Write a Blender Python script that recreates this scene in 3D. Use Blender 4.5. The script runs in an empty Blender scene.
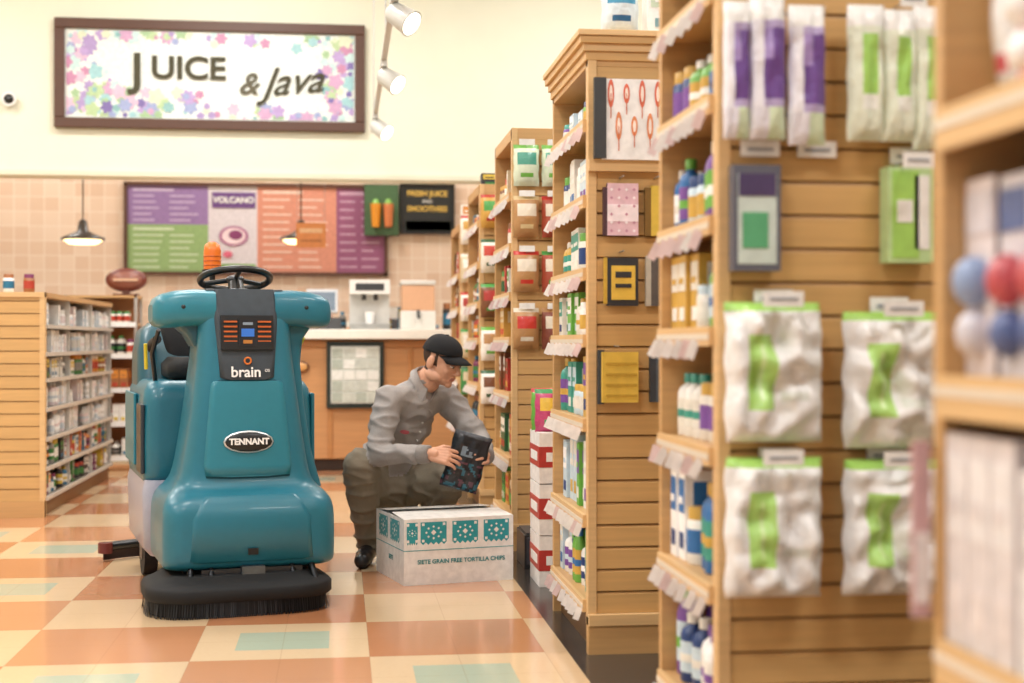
import bpy, bmesh, math, random
from mathutils import Vector, Matrix, noise
random.seed(11)
A = math.atan(172/1422)
scene = bpy.context.scene

# ------------------------------------------------------------------ helpers
def lin(c):
    return c/12.92 if c <= .04045 else ((c+.055)/1.055)**2.4
def H(h):
    return (lin(int(h[0:2],16)/255), lin(int(h[2:4],16)/255), lin(int(h[4:6],16)/255), 1)

def link(o, parent=None):
    scene.collection.objects.link(o)
    if parent: o.parent = parent
    return o
def empty(name, loc=(0,0,0), rz=0, sc=1):
    e = bpy.data.objects.new(name, None); e.location = loc; e.rotation_euler = (0,0,rz); e.scale = (sc,sc,sc)
    e.empty_display_size = .1
    return link(e)

def newmat(name):
    m = bpy.data.materials.new(name); m.use_nodes = True
    nt = m.node_tree; b = nt.nodes['Principled BSDF']
    return m, nt, b
def attr_mat(name, rough=.5, metal=0, grain=None, var=.06, coat=0, bump=0, nscale=30, emis=0, trans=0):
    m, nt, b = newmat(name)
    at = nt.nodes.new('ShaderNodeAttribute'); at.attribute_name = 'Col'
    tc = nt.nodes.new('ShaderNodeTexCoord'); mp = nt.nodes.new('ShaderNodeMapping')
    nt.links.new(tc.outputs['Object'], mp.inputs[0])
    if grain: mp.inputs['Scale'].default_value = grain
    nz = nt.nodes.new('ShaderNodeTexNoise'); nz.inputs['Scale'].default_value = nscale; nz.inputs['Detail'].default_value = 4
    nt.links.new(mp.outputs[0], nz.inputs['Vector'])
    mr = nt.nodes.new('ShaderNodeMapRange'); mr.inputs['From Min'].default_value=.3; mr.inputs['From Max'].default_value=.7
    mr.inputs['To Min'].default_value = 1-var*2; mr.inputs['To Max'].default_value = 1+var
    nt.links.new(nz.outputs['Fac'], mr.inputs[0])
    vm = nt.nodes.new('ShaderNodeVectorMath'); vm.operation='SCALE'
    nt.links.new(at.outputs['Color'], vm.inputs[0]); nt.links.new(mr.outputs[0], vm.inputs['Scale'])
    nt.links.new(vm.outputs[0], b.inputs['Base Color'])
    b.inputs['Roughness'].default_value = rough; b.inputs['Metallic'].default_value = metal
    b.inputs['Coat Weight'].default_value = coat
    if emis:
        nt.links.new(vm.outputs[0], b.inputs['Emission Color']); b.inputs['Emission Strength'].default_value = emis
    if bump:
        bp = nt.nodes.new('ShaderNodeBump'); bp.inputs['Strength'].default_value = bump; bp.inputs['Distance'].default_value=.01
        nt.links.new(nz.outputs['Fac'], bp.inputs['Height']); nt.links.new(bp.outputs[0], b.inputs['Normal'])
    return m
M_PACK = attr_mat('packaging', .45)
M_GLOSS = attr_mat('gloss_plastic', .36, coat=.12, var=.02)
M_MATTE = attr_mat('matte', .75)
M_WOOD = attr_mat('laminate_wood', .45, grain=(.12,.12,3.0), var=.05, nscale=22)
M_FILM = attr_mat('bag_film', .35, bump=.5, nscale=45, var=.04, coat=.2)
M_CLOTH = attr_mat('cloth', .9, bump=.25, nscale=260, var=.05)
M_SKIN = attr_mat('skin', .5, var=.04, nscale=40)
M_METAL = attr_mat('metal', .35, metal=.8)
M_GLOW = attr_mat('lit', .5, emis=.8, var=0)
M_BULB = attr_mat('bulb', .5, emis=4.0, var=0)
MATS = [M_PACK, M_GLOSS, M_MATTE, M_WOOD, M_FILM, M_CLOTH, M_SKIN, M_METAL, M_GLOW, M_BULB]
PACK,GLOSS,MATTE,WOOD,FILM,CLOTH,SKIN,METAL,GLOW,BULB = range(10)

class MB:
    def __init__(s):
        s.v=[]; s.f=[]; s.c=[]; s.m=[]; s.s=[]; s.T=Matrix.Identity(4)
    def add(s, vs, fs, col, m=PACK, smooth=False):
        o=len(s.v)
        for p in vs: s.v.append(tuple(s.T @ Vector(p)))
        for i,f in enumerate(fs):
            s.f.append([o+k for k in f]); s.c.append(col[i] if isinstance(col,list) else col)
            s.m.append(m); s.s.append(smooth)
    def box(s, x0,x1,y0,y1,z0,z1, col, m=PACK, R=None):
        vs=[(x0,y0,z0),(x1,y0,z0),(x1,y1,z0),(x0,y1,z0),(x0,y0,z1),(x1,y0,z1),(x1,y1,z1),(x0,y1,z1)]
        if R is not None:
            c=Vector(((x0+x1)/2,(y0+y1)/2,(z0+z1)/2)); vs=[tuple(c+R@(Vector(p)-c)) for p in vs]
        s.add(vs,[(0,3,2,1),(4,5,6,7),(0,1,5,4),(1,2,6,5),(2,3,7,6),(3,0,4,7)],col,m)
    def loft(s, secs, col, m=GLOSS, cap=True, smooth=True, closed=True):
        n=len(secs[0]); vs=[p for q in secs for p in q]; fs=[]
        for i in range(len(secs)-1):
            for j in range(n if closed else n-1):
                k=(j+1)%n
                fs.append((i*n+j,i*n+k,(i+1)*n+k,(i+1)*n+j))
        s.add(vs,fs,col,m,smooth)
        if cap:
            s.add(secs[0],[tuple(reversed(range(n)))],col,m); s.add(secs[-1],[tuple(range(n))],col,m)
    def tube(s, pts, radii, col, m=GLOSS, n=12, cap=True):
        secs=[]
        for i,p in enumerate(pts):
            p=Vector(p)
            a=Vector(pts[max(i-1,0)]); b=Vector(pts[min(i+1,len(pts)-1)])
            d=(b-a)
            if d.length<1e-9: d=Vector((0,0,1))
            d.normalize()
            up=Vector((0,0,1)) if abs(d.z)<.95 else Vector((0,1,0))
            e1=up.cross(d).normalized(); e2=d.cross(e1)
            r=radii[i] if isinstance(radii,(list,tuple)) else radii
            secs.append([tuple(p+e1*math.cos(t*2*math.pi/n)*r+e2*math.sin(t*2*math.pi/n)*r) for t in range(n)])
        s.loft(secs,col,m,cap)
    def lathe(s, x,y, prof, col, m=GLOSS, n=14):
        secs=[[ (x+r*math.cos(t*2*math.pi/n), y+r*math.sin(t*2*math.pi/n), z) for t in range(n)] for r,z in prof]
        s.loft(secs,col,m,True)
    def ell(s, c, r, col, m=GLOSS, R=None, nu=16, nv=10):
        secs=[]
        t0=-math.pi/2+.02
        for i in range(nv+1):
            t=t0+(math.pi/2-.02-t0)*i/nv
            q=[]
            for j in range(nu):
                a=j*2*math.pi/nu
                p=Vector((r[0]*math.cos(t)*math.cos(a), r[1]*math.cos(t)*math.sin(a), r[2]*math.sin(t)))
                if R is not None: p=R@p
                q.append(tuple(Vector(c)+p))
            secs.append(q)
        s.loft(secs,col,m,True)
    def torus(s, c, R0, r0, col, m=GLOSS, R=None, n=32, k=10):
        vs=[];fs=[]
        for i in range(n):
            a=i*2*math.pi/n
            for j in range(k):
                b=j*2*math.pi/k
                p=Vector(((R0+r0*math.cos(b))*math.cos(a),(R0+r0*math.cos(b))*math.sin(a),r0*math.sin(b)))
                if R is not None: p=R@p
                vs.append(tuple(Vector(c)+p))
                fs.append((i*k+j,((i+1)%n)*k+j,((i+1)%n)*k+(j+1)%k,i*k+(j+1)%k))
        s.add(vs,fs,col,m,True)
    def poly(s, pts, col, m=PACK): s.add(pts,[tuple(range(len(pts)))],col,m)
    def pillow(s, x0,x1,y,z0,z1,t,colfn,m=FILM,nx=10,nz=12,lump=0,seed=0,pw=2.2):
        for side in (-1,1):
            vs=[];fs=[];cs=[]
            for j in range(nz+1):
                for i in range(nx+1):
                    u=i/nx; v=j/nz
                    th=max(0,(1-abs(2*u-1)**pw))**.55*max(0,(1-abs(2*v-1)**pw))**.55
                    e=.015*(x1-x0)*math.sin(v*17+seed)*(1 if u in(0,1) else 0)
                    d=t*th*(1 if side<0 else .6)
                    if lump: d+=lump*th*noise.noise(Vector((u*5+seed*3.1,v*6,seed)))
                    vs.append((x0+(x1-x0)*u+e, y+side*d, z0+(z1-z0)*v))
            for j in range(nz):
                for i in range(nx):
                    a=j*(nx+1)+i
                    q=(a,a+1,a+nx+2,a+nx+1)
                    fs.append(q if side<0 else q[::-1]); cs.append(colfn((i+.5)/nx,(j+.5)/nz) if side<0 else colfn(.02,(j+.5)/nz))
            s.add(vs,fs,cs,m,True)
    def obj(s, name, parent=None, bevel=0, loc=None):
        me=bpy.data.meshes.new(name); me.from_pydata(s.v,[],s.f)
        for M in MATS: me.materials.append(M)
        me.polygons.foreach_set('material_index', s.m); me.polygons.foreach_set('use_smooth', s.s)
        ca=me.color_attributes.new('Col','FLOAT_COLOR','CORNER'); data=[]
        for p,c in zip(me.polygons,s.c): data.extend(list(c)*p.loop_total)
        ca.data.foreach_set('color',data); me.update()
        o=bpy.data.objects.new(name,me); link(o,parent)
        if bevel:
            b=o.modifiers.new('bevel','BEVEL'); b.width=bevel; b.segments=2; b.limit_method='ANGLE'; b.angle_limit=.7
        if loc: o.location=loc
        return o
FACE_NX = Matrix.Rotation(-math.pi/2,4,'Z')   # local front (-y) looks to -X
FACE_PX = Matrix.Rotation(math.pi/2,4,'Z')
def Tr(x,y,z): return Matrix.Translation((x,y,z))

def text(body,size,loc,rot,col,parent,name,ext=.002,shear=0,offset=0,m=None,sx=1,align='CENTER'):
    cu=bpy.data.curves.new(name,'FONT'); cu.body=body; cu.size=size; cu.extrude=ext; cu.shear=shear; cu.offset=offset
    cu.align_x=align; cu.align_y='CENTER'
    t=bpy.data.objects.new(name+'_c',cu); link(t)
    bpy.context.view_layer.update()
    me=bpy.data.meshes.new_from_object(t.evaluated_get(bpy.context.evaluated_depsgraph_get()))
    bpy.data.objects.remove(t)
    ca=me.color_attributes.new('Col','FLOAT_COLOR','CORNER')
    ca.data.foreach_set('color',list(col)*len(me.loops))
    me.materials.clear(); me.materials.append(m or M_MATTE)
    o=bpy.data.objects.new(name,me); o.location=loc; o.rotation_euler=rot; o.scale=(sx,1,1)
    return link(o,parent)
RF=(math.pi/2,0,0)

# ------------------------------------------------------------------ products
PALS={
 'health':['F4F4F0','FFFFFF','2E6FB0','6FB24A','E9E6DC','3E9C8C','7B4FA0','D2A84C','1F3E78','C9DDE8','F0EEE8','E8E2D8'],
 'mix':['B8412F','F2F0EA','3A7F3E','D7BB4A','2B2B2E','A5693E','EDEBE4','7C2F5A','2F7698','DF923A','E8E4DA','8A8680'],
 'snack':['B98A58','C8412F','4E9F4A','F0E9DC','7A4A2C','D0A04A','B2342B','DCCBAA','2E5E3A','F7F3EC'],
 'white':['F5F4F1','ECECE8','DAD8D2','FFFFFF','C9D4DC','E8D9D9'],
 'tissue':['DCD4D4','E8E4E4','CFC8CA','D8D8DC','E4DAD8','C8C4C8'],
 'pink':['C83A48','F3F1EE','B83040','F0D4D4','E0A0A4','FFFFFF','D8606A'],
 'blue':['3A5288','5A6A9A','A83A44','D8D4DC','8FA3C8','E8DEE0','C25058','B8B4C4'],
}
def item(mb,x,z,w,d,h,kind,c1,c2,c3):
    """one package, front at y=0, standing on z, centred on x"""
    if kind=='box':
        mb.box(x-w/2,x+w/2,0,d,z,z+h,c1)
        mb.box(x-w*.42,x+w*.42,-.001,.001,z+h*.52,z+h*.9,c2)
        mb.box(x-w*.3,x+w*.3,-.0015,.001,z+h*.12,z+h*.3,c3)
        mb.box(x-w*.3,x+w*.2,-.0025,.001,z+h*.62,z+h*.7,c1)
        mb.box(x+w*.5-.001,x+w*.5+.001,d*.1,d*.9,z+h*.5,z+h*.88,c2); mb.box(x+w*.5-.001,x+w*.5+.0015,d*.2,d*.7,z+h*.15,z+h*.3,c3)
    elif kind=='bottle':
        r=w*.46; y=r
        mb.lathe(x,y,[(r*.95,z),(r,z+h*.02),(r,z+h*.68),(r*.85,z+h*.76),(r*.4,z+h*.83),(r*.4,z+h*.86)],c1)
        mb.lathe(x,y,[(r*1.02,z+h*.15),(r*1.02,z+h*.6)],c2,PACK)
        mb.lathe(x,y,[(r*1.03,z+h*.3),(r*1.03,z+h*.42)],c3,PACK)
        mb.lathe(x,y,[(r*.5,z+h*.85),(r*.5,z+h*.99),(r*.42,z+h)],c3)
    elif kind=='jar':
        r=w*.48; y=r
        mb.lathe(x,y,[(r*.92,z),(r,z+h*.05),(r,z+h*.75),(r*.85,z+h*.8)],c1)
        mb.lathe(x,y,[(r*1.01,z+h*.2),(r*1.01,z+h*.62)],c2,PACK)
        mb.lathe(x,y,[(r*.9,z+h*.78),(r*.9,z+h*.98),(r*.85,z+h)],c3)
    elif kind=='bag':
        def cf(u,v):
            if v>.9 or v<.05: return c3
            if .5<v<.82 and .15<u<.85: return c2
            if .15<v<.35 and .2<u<.8: return c3
            return c1
        mb.pillow(x-w/2,x+w/2,d*.45,z,z+h,min(d,.09)*.5,cf,nx=8,nz=10,seed=x*7,lump=.006)
    elif kind=='blister':   # carded toy pack: backing card, hang hole tab, domed goods
        mb.box(x-w/2,x+w/2,.03,.034,z,z+h,c1); mb.box(x-w*.45,x+w*.45,.027,.03,z+h*.72,z+h*.93,c2)
        mb.ell((x,.02,z+h*.48),(w*.36,.028,h*.13),c3,GLOSS,None,12,8); mb.ell((x,.022,z+h*.22),(w*.30,.026,h*.12),c2,GLOSS,None,12,8)
def row(mb,L,z,depth,hmax,pal,kinds,wr=(.045,.1),fill=.85,jit=.02):
    x=.004; P=[H(c) for c in PALS[pal]]
    while x<L-.04:
        k=random.choice(kinds); w=random.uniform(*wr)
        if k in('bottle','jar'): w=min(w,.075)
        h=hmax*random.uniform(fill-.25,fill)
        if k=='jar': h=min(h,w*1.9)
        c1,c2,c3=random.sample(P,3)
        for r in range(random.choice((1,2,2,3))):
            if x+w>L: break
            off=random.uniform(0.0,jit)
            T0=mb.T.copy(); mb.T=T0@Tr(0,off,0)
            item(mb,x+w/2,z,w,min(depth,.22),h,k,c1,c2,c3)
            if k in('bottle','jar') :
                mb.T=T0@Tr(0,off+w*1.05,0); item(mb,x+w/2,z,w,w,h,k,c1,c2,c3)
            if k=='blister':
                for q in range(1,5): mb.T=T0@Tr(0,off+.055*q,0); item(mb,x+w/2,z,w,w,h,k,c1,c2,c3)
            mb.T=T0
            x+=w+.004
        x+=random.uniform(.0,.012)

WD=H('D0A66C'); WL=H('DBB581'); WG=H('A47842'); WE=H('CA9F69'); WHITE=H('F2F1EE')
def slats(mb,x0,x1,y,z0,z1,pitch=.0762,th=.018,col=WD):
    mb.box(x0,x1,y+th,y+th+.012,z0,z1,WG,WOOD)
    z=z0
    while z<z1-.02:
        zt=min(z+pitch-.009,z1)
        k=random.uniform(.97,1.03); c=(col[0]*k,col[1]*k,col[2]*k,1)
        mb.box(x0,x1,y,y+th,z,zt,c,WOOD)
        mb.box(x0,x1,y+.004,y+th,zt,zt+.004,WE,WOOD)
        z+=pitch
def tags(mb,L,z,step=.08,s=1.0):
    x=.03
    while x<L-.01:
        R=Matrix.Rotation(random.uniform(1.15,1.4),3,'Z')@Matrix.Rotation(random.uniform(.3,.5),3,'Y')
        mb.box(x-.011*s,x+.011*s,-.026,-.025,z-.062*s,z-.016,H('F0ECEA') if random.random()<.7 else H('E4CCCC'),PACK,R)
        x+=step*random.uniform(.8,1.5)

def gondola(name,X0,X1,Y0,Y1,ht,shelves,pal,kinds,tagstep=.085,seed=1,crown=True,depth=.34,railh=.04,inset=.02,wr=(.045,.1),pals=None):
    random.seed(seed)
    root=empty(name,(X0,Y0,0)); L=Y1-Y0; W=X1-X0
    mb=MB()
    mb.box(.03,W,.03,L-.03,0,.10,H('6B4A2A'),WOOD)
    mb.box(0,W,-.012,0.03,.0,.13,WE,WOOD)
    mb.box(0,W,-.02,0.0,.10,.14,WL,WOOD)
    slats(mb,.03,W,0.0,.14,ht-.12)
    mb.box(.0,.03,-.006,.04,.10,ht-.06,WL,WOOD)
    mb.box(.0,depth+.02,L-.03,L,.0,ht-.06,WE,WOOD)
    mb.box(depth,depth+.03,.03,L-.03,.1,ht-.06,WE,WOOD)
    mb.box(depth+.03,W,L-.05,L-.02,.1,ht-.06,WE,WOOD)
    mb.box(0,W,.0,L,ht-.12,ht-.06,WE,WOOD)
    if crown:
        for i,(o,z0,z1) in enumerate([(.008,ht-.10,ht-.07),(.018,ht-.07,ht-.045),(.030,ht-.045,ht-.02),(.038,ht-.02,ht)]):
            mb.box(-o,W,-o,L+o*.3,z0,z1,WL if i%2 else WD,WOOD)
    mb.obj('frame',root,bevel=.002)
    sh=MB()
    T=FACE_NX.copy(); T.translation=(0,L-.03,0)
    sh.T=T; LL=L-.06
    for z in shelves:
        sh.box(0,LL,0,depth,z-.02,z,WE,WOOD)
        sh.box(0,LL,-.012,0,z-railh,z+.004,WL,WOOD)
        sh.box(0,LL,-.014,-.012,z-.026,z-.012,H('E0D4C2'),GLOSS)
        if tagstep: tags(sh,LL,z-.01,tagstep)
    sh.obj('shelves',root)
    pr=MB(); pr.T=T@Tr(0,inset,0)
    zs=list(shelves)+[ht-.14]
    for i,(a,b) in enumerate(zip(zs[:-1],zs[1:])):
        pp,kk=(pals[i] if pals else (pal,kinds))
        row(pr,LL,a+.001,depth-.04,(b-a)-.05,pp,kk,fill=.92,wr=wr,jit=inset)
    pr.obj('shelf_goods',root)
    return root

# ------------------------------------------------------------------ room materials
def floor_mat():
    m,nt,b=newmat('terrazzo_vinyl_tiles'); N=nt.nodes; Lk=nt.links
    g=N.new('ShaderNodeNewGeometry'); sp=N.new('ShaderNodeSeparateXYZ'); Lk.new(g.outputs['Position'],sp.inputs[0])
    def math_(op,a,b_=None,c=None):
        n=N.new('ShaderNodeMath'); n.operation=op
        for i,x in enumerate((a,b_,c)):
            if x is None: continue
            if isinstance(x,(int,float)): n.inputs[i].default_value=x
            else: Lk.new(x,n.inputs[i])
        return n.outputs[0]
    S=.60
    u=math_('DIVIDE',math_('ADD',sp.outputs[0],.50+30*.6),S); v=math_('DIVIDE',math_('ADD',sp.outputs[1],-.05+30*.6),S)
    fu=math_('FLOOR',u); fv=math_('FLOOR',v)
    ru=math_('ABSOLUTE',math_('SUBTRACT',math_('FRACT',u),.5)); rv=math_('ABSOLUTE',math_('SUBTRACT',math_('FRACT',v),.5))
    chk=math_('MODULO',math_('ADD',fu,fv),2)
    cv=N.new('ShaderNodeCombineXYZ'); Lk.new(fu,cv.inputs[0]); Lk.new(fv,cv.inputs[1])
    wn=N.new('ShaderNodeTexWhiteNoise'); wn.noise_dimensions='2D'; Lk.new(cv.outputs[0],wn.inputs['Vector'])
    def mix(f,a,b_,blend='MIX'):
        n=N.new('ShaderNodeMix'); n.data_type='RGBA'; n.blend_type=blend
        if isinstance(f,(int,float)): n.inputs[0].default_value=f
        else: Lk.new(f,n.inputs[0])
        for i,x in ((6,a),(7,b_)):
            if isinstance(x,tuple): n.inputs[i].default_value=x
            else: Lk.new(x,n.inputs[i])
        return n.outputs[2]
    cream=mix(wn.outputs['Value'],H('E6CDA8'),H('DDBE96'))
    oran=mix(wn.outputs['Value'],H('BC7A52'),H('CC946C'))
    c=mix(math_('MULTIPLY',chk,math_('LESS_THAN',wn.outputs['Value'],.9)),cream,oran)
    ins=math_('MULTIPLY',math_('LESS_THAN',ru,.27),math_('LESS_THAN',rv,.25))
    ins=math_('MULTIPLY',ins,math_('LESS_THAN',chk,.5))
    ins=math_('MULTIPLY',ins,math_('LESS_THAN',wn.outputs['Value'],.62))
    c=mix(ins,c,H('B2C4B0'))
    su=math_('ABSOLUTE',math_('SUBTRACT',math_('FRACT',math_('MULTIPLY',u,2)),.5)); sv=math_('ABSOLUTE',math_('SUBTRACT',math_('FRACT',math_('MULTIPLY',v,2)),.5))
    seam=math_('GREATER_THAN',math_('MAXIMUM',su,sv),.495)
    c=mix(math_('MULTIPLY',seam,.25),c,H('8A6440'))
    nz=N.new('ShaderNodeTexNoise'); nz.inputs['Scale'].default_value=60; Lk.new(g.outputs['Position'],nz.inputs['Vector'])
    c=mix(math_('MULTIPLY',nz.outputs['Fac'],.2),c,H('C09870'))
    Lk.new(c,b.inputs['Base Color'])
    n2=N.new('ShaderNodeTexNoise'); n2.inputs['Scale'].default_value=3; Lk.new(g.outputs['Position'],n2.inputs['Vector'])
    mr=N.new('ShaderNodeMapRange'); mr.inputs['To Min'].default_value=.12; mr.inputs['To Max'].default_value=.24
    Lk.new(n2.outputs['Fac'],mr.inputs[0]); Lk.new(mr.outputs[0],b.inputs['Roughness'])
    b.inputs['Coat Weight'].default_value=.35; b.inputs['Coat Roughness'].default_value=.08; b.inputs['Specular IOR Level'].default_value=.55
    n3=N.new('ShaderNodeTexNoise'); n3.inputs['Scale'].default_value=14; Lk.new(g.outputs['Position'],n3.inputs['Vector'])
    bp=N.new('ShaderNodeBump'); bp.inputs['Strength'].default_value=.04; Lk.new(n3.outputs['Fac'],bp.inputs['Height']); Lk.new(bp.outputs[0],b.inputs['Normal'])
    return m
def plain(name,h,rough=.8,sc=4,var=.03):
    m,nt,b=newmat(name); g=nt.nodes.new('ShaderNodeNewGeometry'); nz=nt.nodes.new('ShaderNodeTexNoise'); nz.inputs['Scale'].default_value=sc
    nt.links.new(g.outputs['Position'],nz.inputs['Vector'])
    mx=nt.nodes.new('ShaderNodeMix'); mx.data_type='RGBA'; c=H(h)
    mx.inputs[6].default_value=c; mx.inputs[7].default_value=(c[0]*(1-var*2),c[1]*(1-var*2),c[2]*(1-var*2),1)
    nt.links.new(nz.outputs['Fac'],mx.inputs[0]); nt.links.new(mx.outputs[2],b.inputs['Base Color']); b.inputs['Roughness'].default_value=rough
    return m
def tile_mat():
    m,nt,b=newmat('peach_wall_tiles'); N=nt.nodes
    g=N.new('ShaderNodeNewGeometry'); sp=N.new('ShaderNodeSeparateXYZ'); cb=N.new('ShaderNodeCombineXYZ')
    nt.links.new(g.outputs['Position'],sp.inputs[0]); nt.links.new(sp.outputs[0],cb.inputs[0]); nt.links.new(sp.outputs[2],cb.inputs[1])
    br=N.new('ShaderNodeTexBrick'); br.offset=0; br.inputs['Scale'].default_value=1
    br.inputs['Brick Width'].default_value=.15; br.inputs['Row Height'].default_value=.15; br.inputs['Mortar Size'].default_value=.004
    br.inputs['Color1'].default_value=H('E8D0BC'); br.inputs['Color2'].default_value=H('DCBCA4'); br.inputs['Mortar'].default_value=H('F0E0D2')
    nt.links.new(cb.outputs[0],br.inputs['Vector']); nt.links.new(br.outputs['Color'],b.inputs['Base Color']); b.inputs['Roughness'].default_value=.35
    return m
def slab(name,x0,x1,y0,y1,z0,z1,mat):
    me=bpy.data.meshes.new(name); bm=bmesh.new(); bmesh.ops.create_cube(bm,size=1)
    for v in bm.verts: v.co=Vector(((x0+x1)/2+v.co.x*(x1-x0),(y0+y1)/2+v.co.y*(y1-y0),(z0+z1)/2+v.co.z*(z1-z0)))
    bm.to_mesh(me); bm.free(); me.materials.append(mat); o=bpy.data.objects.new(name,me); return link(o)

cream=plain('cream_paint','E6E6D2'); white_c=plain('ceiling_paint','F0F0EE'); dark=plain('dark_border_tiles','3A3734',.2,3)
slab('floor',-7,7,-2,15.6,-.1,0,floor_mat())
slab('floor_border',.78,7,-2,11.6,0,.002,dark)
slab('wall_back',-7,7,15.0,15.2,0,4.7,tile_mat())
slab('wall_bulkhead',-7,7,12.2,12.45,2.45,4.7,cream)
slab('wall_left',-7.15,-7,-2,15.2,0,4.7,cream)
slab('wall_right',7,7.15,-2,15.2,0,4.7,cream)
slab('ceiling',-7.15,7.15,-2,15.2,4.7,4.8,white_c)
slab('trim_bulkhead',-7,7,12.17,12.2,2.45,2.49,plain('trim_cream','DEDAC4'))

# ------------------------------------------------------------------ sign
def bulk(px,py):     # survey helper: photo reading -> metres on the bulkhead plane
    t=math.tan(A+math.atan((px-512)/1422)); X=12.15*t; d=X*math.sin(A)+12.15*math.cos(A)
    return X, 1.07-(py-341.5)*d/1422
sx0,sz1=bulk(54,17); sx1,_=bulk(365,26); _,sz0=bulk(54,127)
sign=empty('store_sign',((sx0+sx1)/2,12.2,(sz0+sz1)/2)); w=(sx1-sx0)/2; h=(sz1-sz0)/2
mb=MB(); FR=H('55382A'); ft=.085
mb.box(-w,w,-.06,0,-h,-h+ft,FR,WOOD); mb.box(-w,w,-.06,0,h-ft,h,FR,WOOD)
mb.box(-w,-w+ft,-.06,0,-h+ft,h-ft,FR,WOOD); mb.box(w-ft,w,-.06,0,-h+ft,h-ft,FR,WOOD)
mb.obj('frame',sign,bevel=.008)
mb=MB(); mb.box(-w+ft,w-ft,-.03,0,-h+ft,h-ft,H('E2E8E2'),PACK); mb.obj('panel',sign)
mb=MB(); random.seed(5); fc=[H(c) for c in ['A894C4','9CC8CC','C8A0C0','B4CC9C','9AA6CC','D8B8CC','7A6CA8','C0DCDA','B49CCC','A0C094','C088A8','8AB8B8','D4DCC0']]
iw=w-ft-.01; ih=h-ft-.01
for i in range(620):
    x=random.uniform(-iw,iw); z=random.uniform(-ih,ih)
    edge=max((abs(x)/iw-.66)*2.6, (abs(z)/ih-.66)*2.6)
    if x<-.1 and z<-.1: edge=max(edge,.75)
    if abs(z)<.15 and -.78<x<.92: edge=-1
    if -.1<x<.92 and z<.1 and z>-.2: edge=-1
    if random.random()>edge: continue
    r=random.uniform(.02,.075); c=random.choice(fc); n=random.choice((5,6,7)); pt=[]
    ph=random.uniform(0,6)
    for k in range(n*4):
        a=k*2*math.pi/(n*4); rr_=r*(.82+.18*math.cos(n*a+ph))
        pt.append((max(-iw,min(iw,x+rr_*math.cos(a))), -.031-len(mb.f)*.000018, max(-ih,min(ih,z+rr_*math.sin(a)))))
    mb.poly(pt,c,PACK)
mb.obj('flowers',sign)
OL=H('45422E')
text('J',.37,(-.61,-.044,.03),RF,OL,sign,'letter_j',offset=.006,sx=1.1)
text('UICE',.265,(-.19,-.044,.05),RF,OL,sign,'letters_uice',offset=.006,sx=1.08)
text('&',.26,(.30,-.044,-.07),RF,H('5E5A48'),sign,'ampersand',shear=.3,offset=.003)
text('Java',.33,(.66,-.044,-.04),(math.pi/2,-.10,0),OL,sign,'letters_java',shear=.5,offset=.002)

cx,cz=bulk(9,99)
mb=MB(); mb.lathe(0,0,[(.05,-.0),(.06,.02),(.06,.03)],H('E8E8E4')); 
mb.ell((0,0,0),(.05,.05,.055),H('1A1A1C'),GLOSS)
o=mb.obj('security_camera'); o.rotation_euler=(math.pi/2,0,0); o.location=(cx,12.17,cz)

# ------------------------------------------------------------------ menu boards
def backw(px,py):
    t=math.tan(A+math.atan((px-512)/1422)); X=14.9*t; d=X*math.sin(A)+14.9*math.cos(A)
    return X, 1.07-(py-341.5)*d/1422
def board(name,x0,x1,z0,z1,panels,frame=H('5B3A2C'),ft=.035,Y=15.0,th=.06,parent=None):
    e=empty(name,((x0+x1)/2,Y,(z0+z1)/2)); w=(x1-x0)/2; h=(z1-z0)/2; mb=MB()
    if parent: e.parent=parent; e.location=e.location-parent.location
    mb.box(-w,w,-th,0,-h,-h+ft,frame,WOOD); mb.box(-w,w,-th,0,h-ft,h,frame,WOOD)
    mb.box(-w,-w+ft,-th,0,-h,h,frame,WOOD); mb.box(w-ft,w,-th,0,-h,h,frame,WOOD)
    mb.box(-w+.01,w-.01,-.03,0,-h+.01,h-.01,H('30302C'))
    for a,b,c0,c1,col,lines,lc in panels:
        X0=-w+ft+(2*w-2*ft)*a; X1=-w+ft+(2*w-2*ft)*b; Z0=-h+ft+(2*h-2*ft)*c0; Z1=-h+ft+(2*h-2*ft)*c1
        mb.box(X0,X1,-.034,-.02,Z0,Z1,col,PACK)
        if lines:
            n=lines; hh=(Z1-Z0)
            for i in range(n):
                zz=Z1-hh*(i+.7)/(n+.4)
                for cc in range(2 if i else 1):
                    xa=X0+(X1-X0)*(.07+.45*cc); ww=(X1-X0)*random.uniform(.22,.38) if i else (X1-X0)*.5
                    mb.box(xa,xa+ww,-.037,-.033,zz-hh*.10/n*(2 if i==0 else 1),zz+hh*.12/n*(1.6 if i==0 else 1),lc)
    mb.obj('board',e); return e
x0,z1=backw(123,181); x1,z0=backw(388,276)
random.seed(3)
mbrd=board('menu_board',x0,x1,z0,z1,[(0,.31,.55,1,H('9678AC'),6,H('CDBADA')),(0,.31,0,.55,H('94B278'),7,H('D0DEC0')),
 (.31,.50,0,1,H('DCD4DC'),0,WHITE),(.50,.81,0,1,H('D6907A'),11,H('ECCCBC')),(.81,1,0,1,H('96587C'),10,H('C8A0B8'))])
mb=MB()
mb.T=Tr(-.24,-.04,0)
for (r,c,dx,dz) in [(.15,'B07098',0,-.07),(.12,'F0D8E0',0,-.07),(.07,'8A4070',.02,-.06),(.05,'D86A84',-.06,-.26)]:
    mb.poly([(dx+r*math.cos(t*.3),-.002*(1+len(mb.f)),dz+r*.7*math.sin(t*.3)) for t in range(21)],H(c))
mb.box(-.22,.22,-.002,0,.22,.38,H('6E4A88')); mb.box(-.22,.22,-.002,0,-.42,-.36,H('7DA85A'))
mb.obj('bowl_picture',mbrd)
text('VOLCANO',.085,(-.24,-.045,.30),RF,WHITE,mbrd,'heading',offset=.003)
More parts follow.
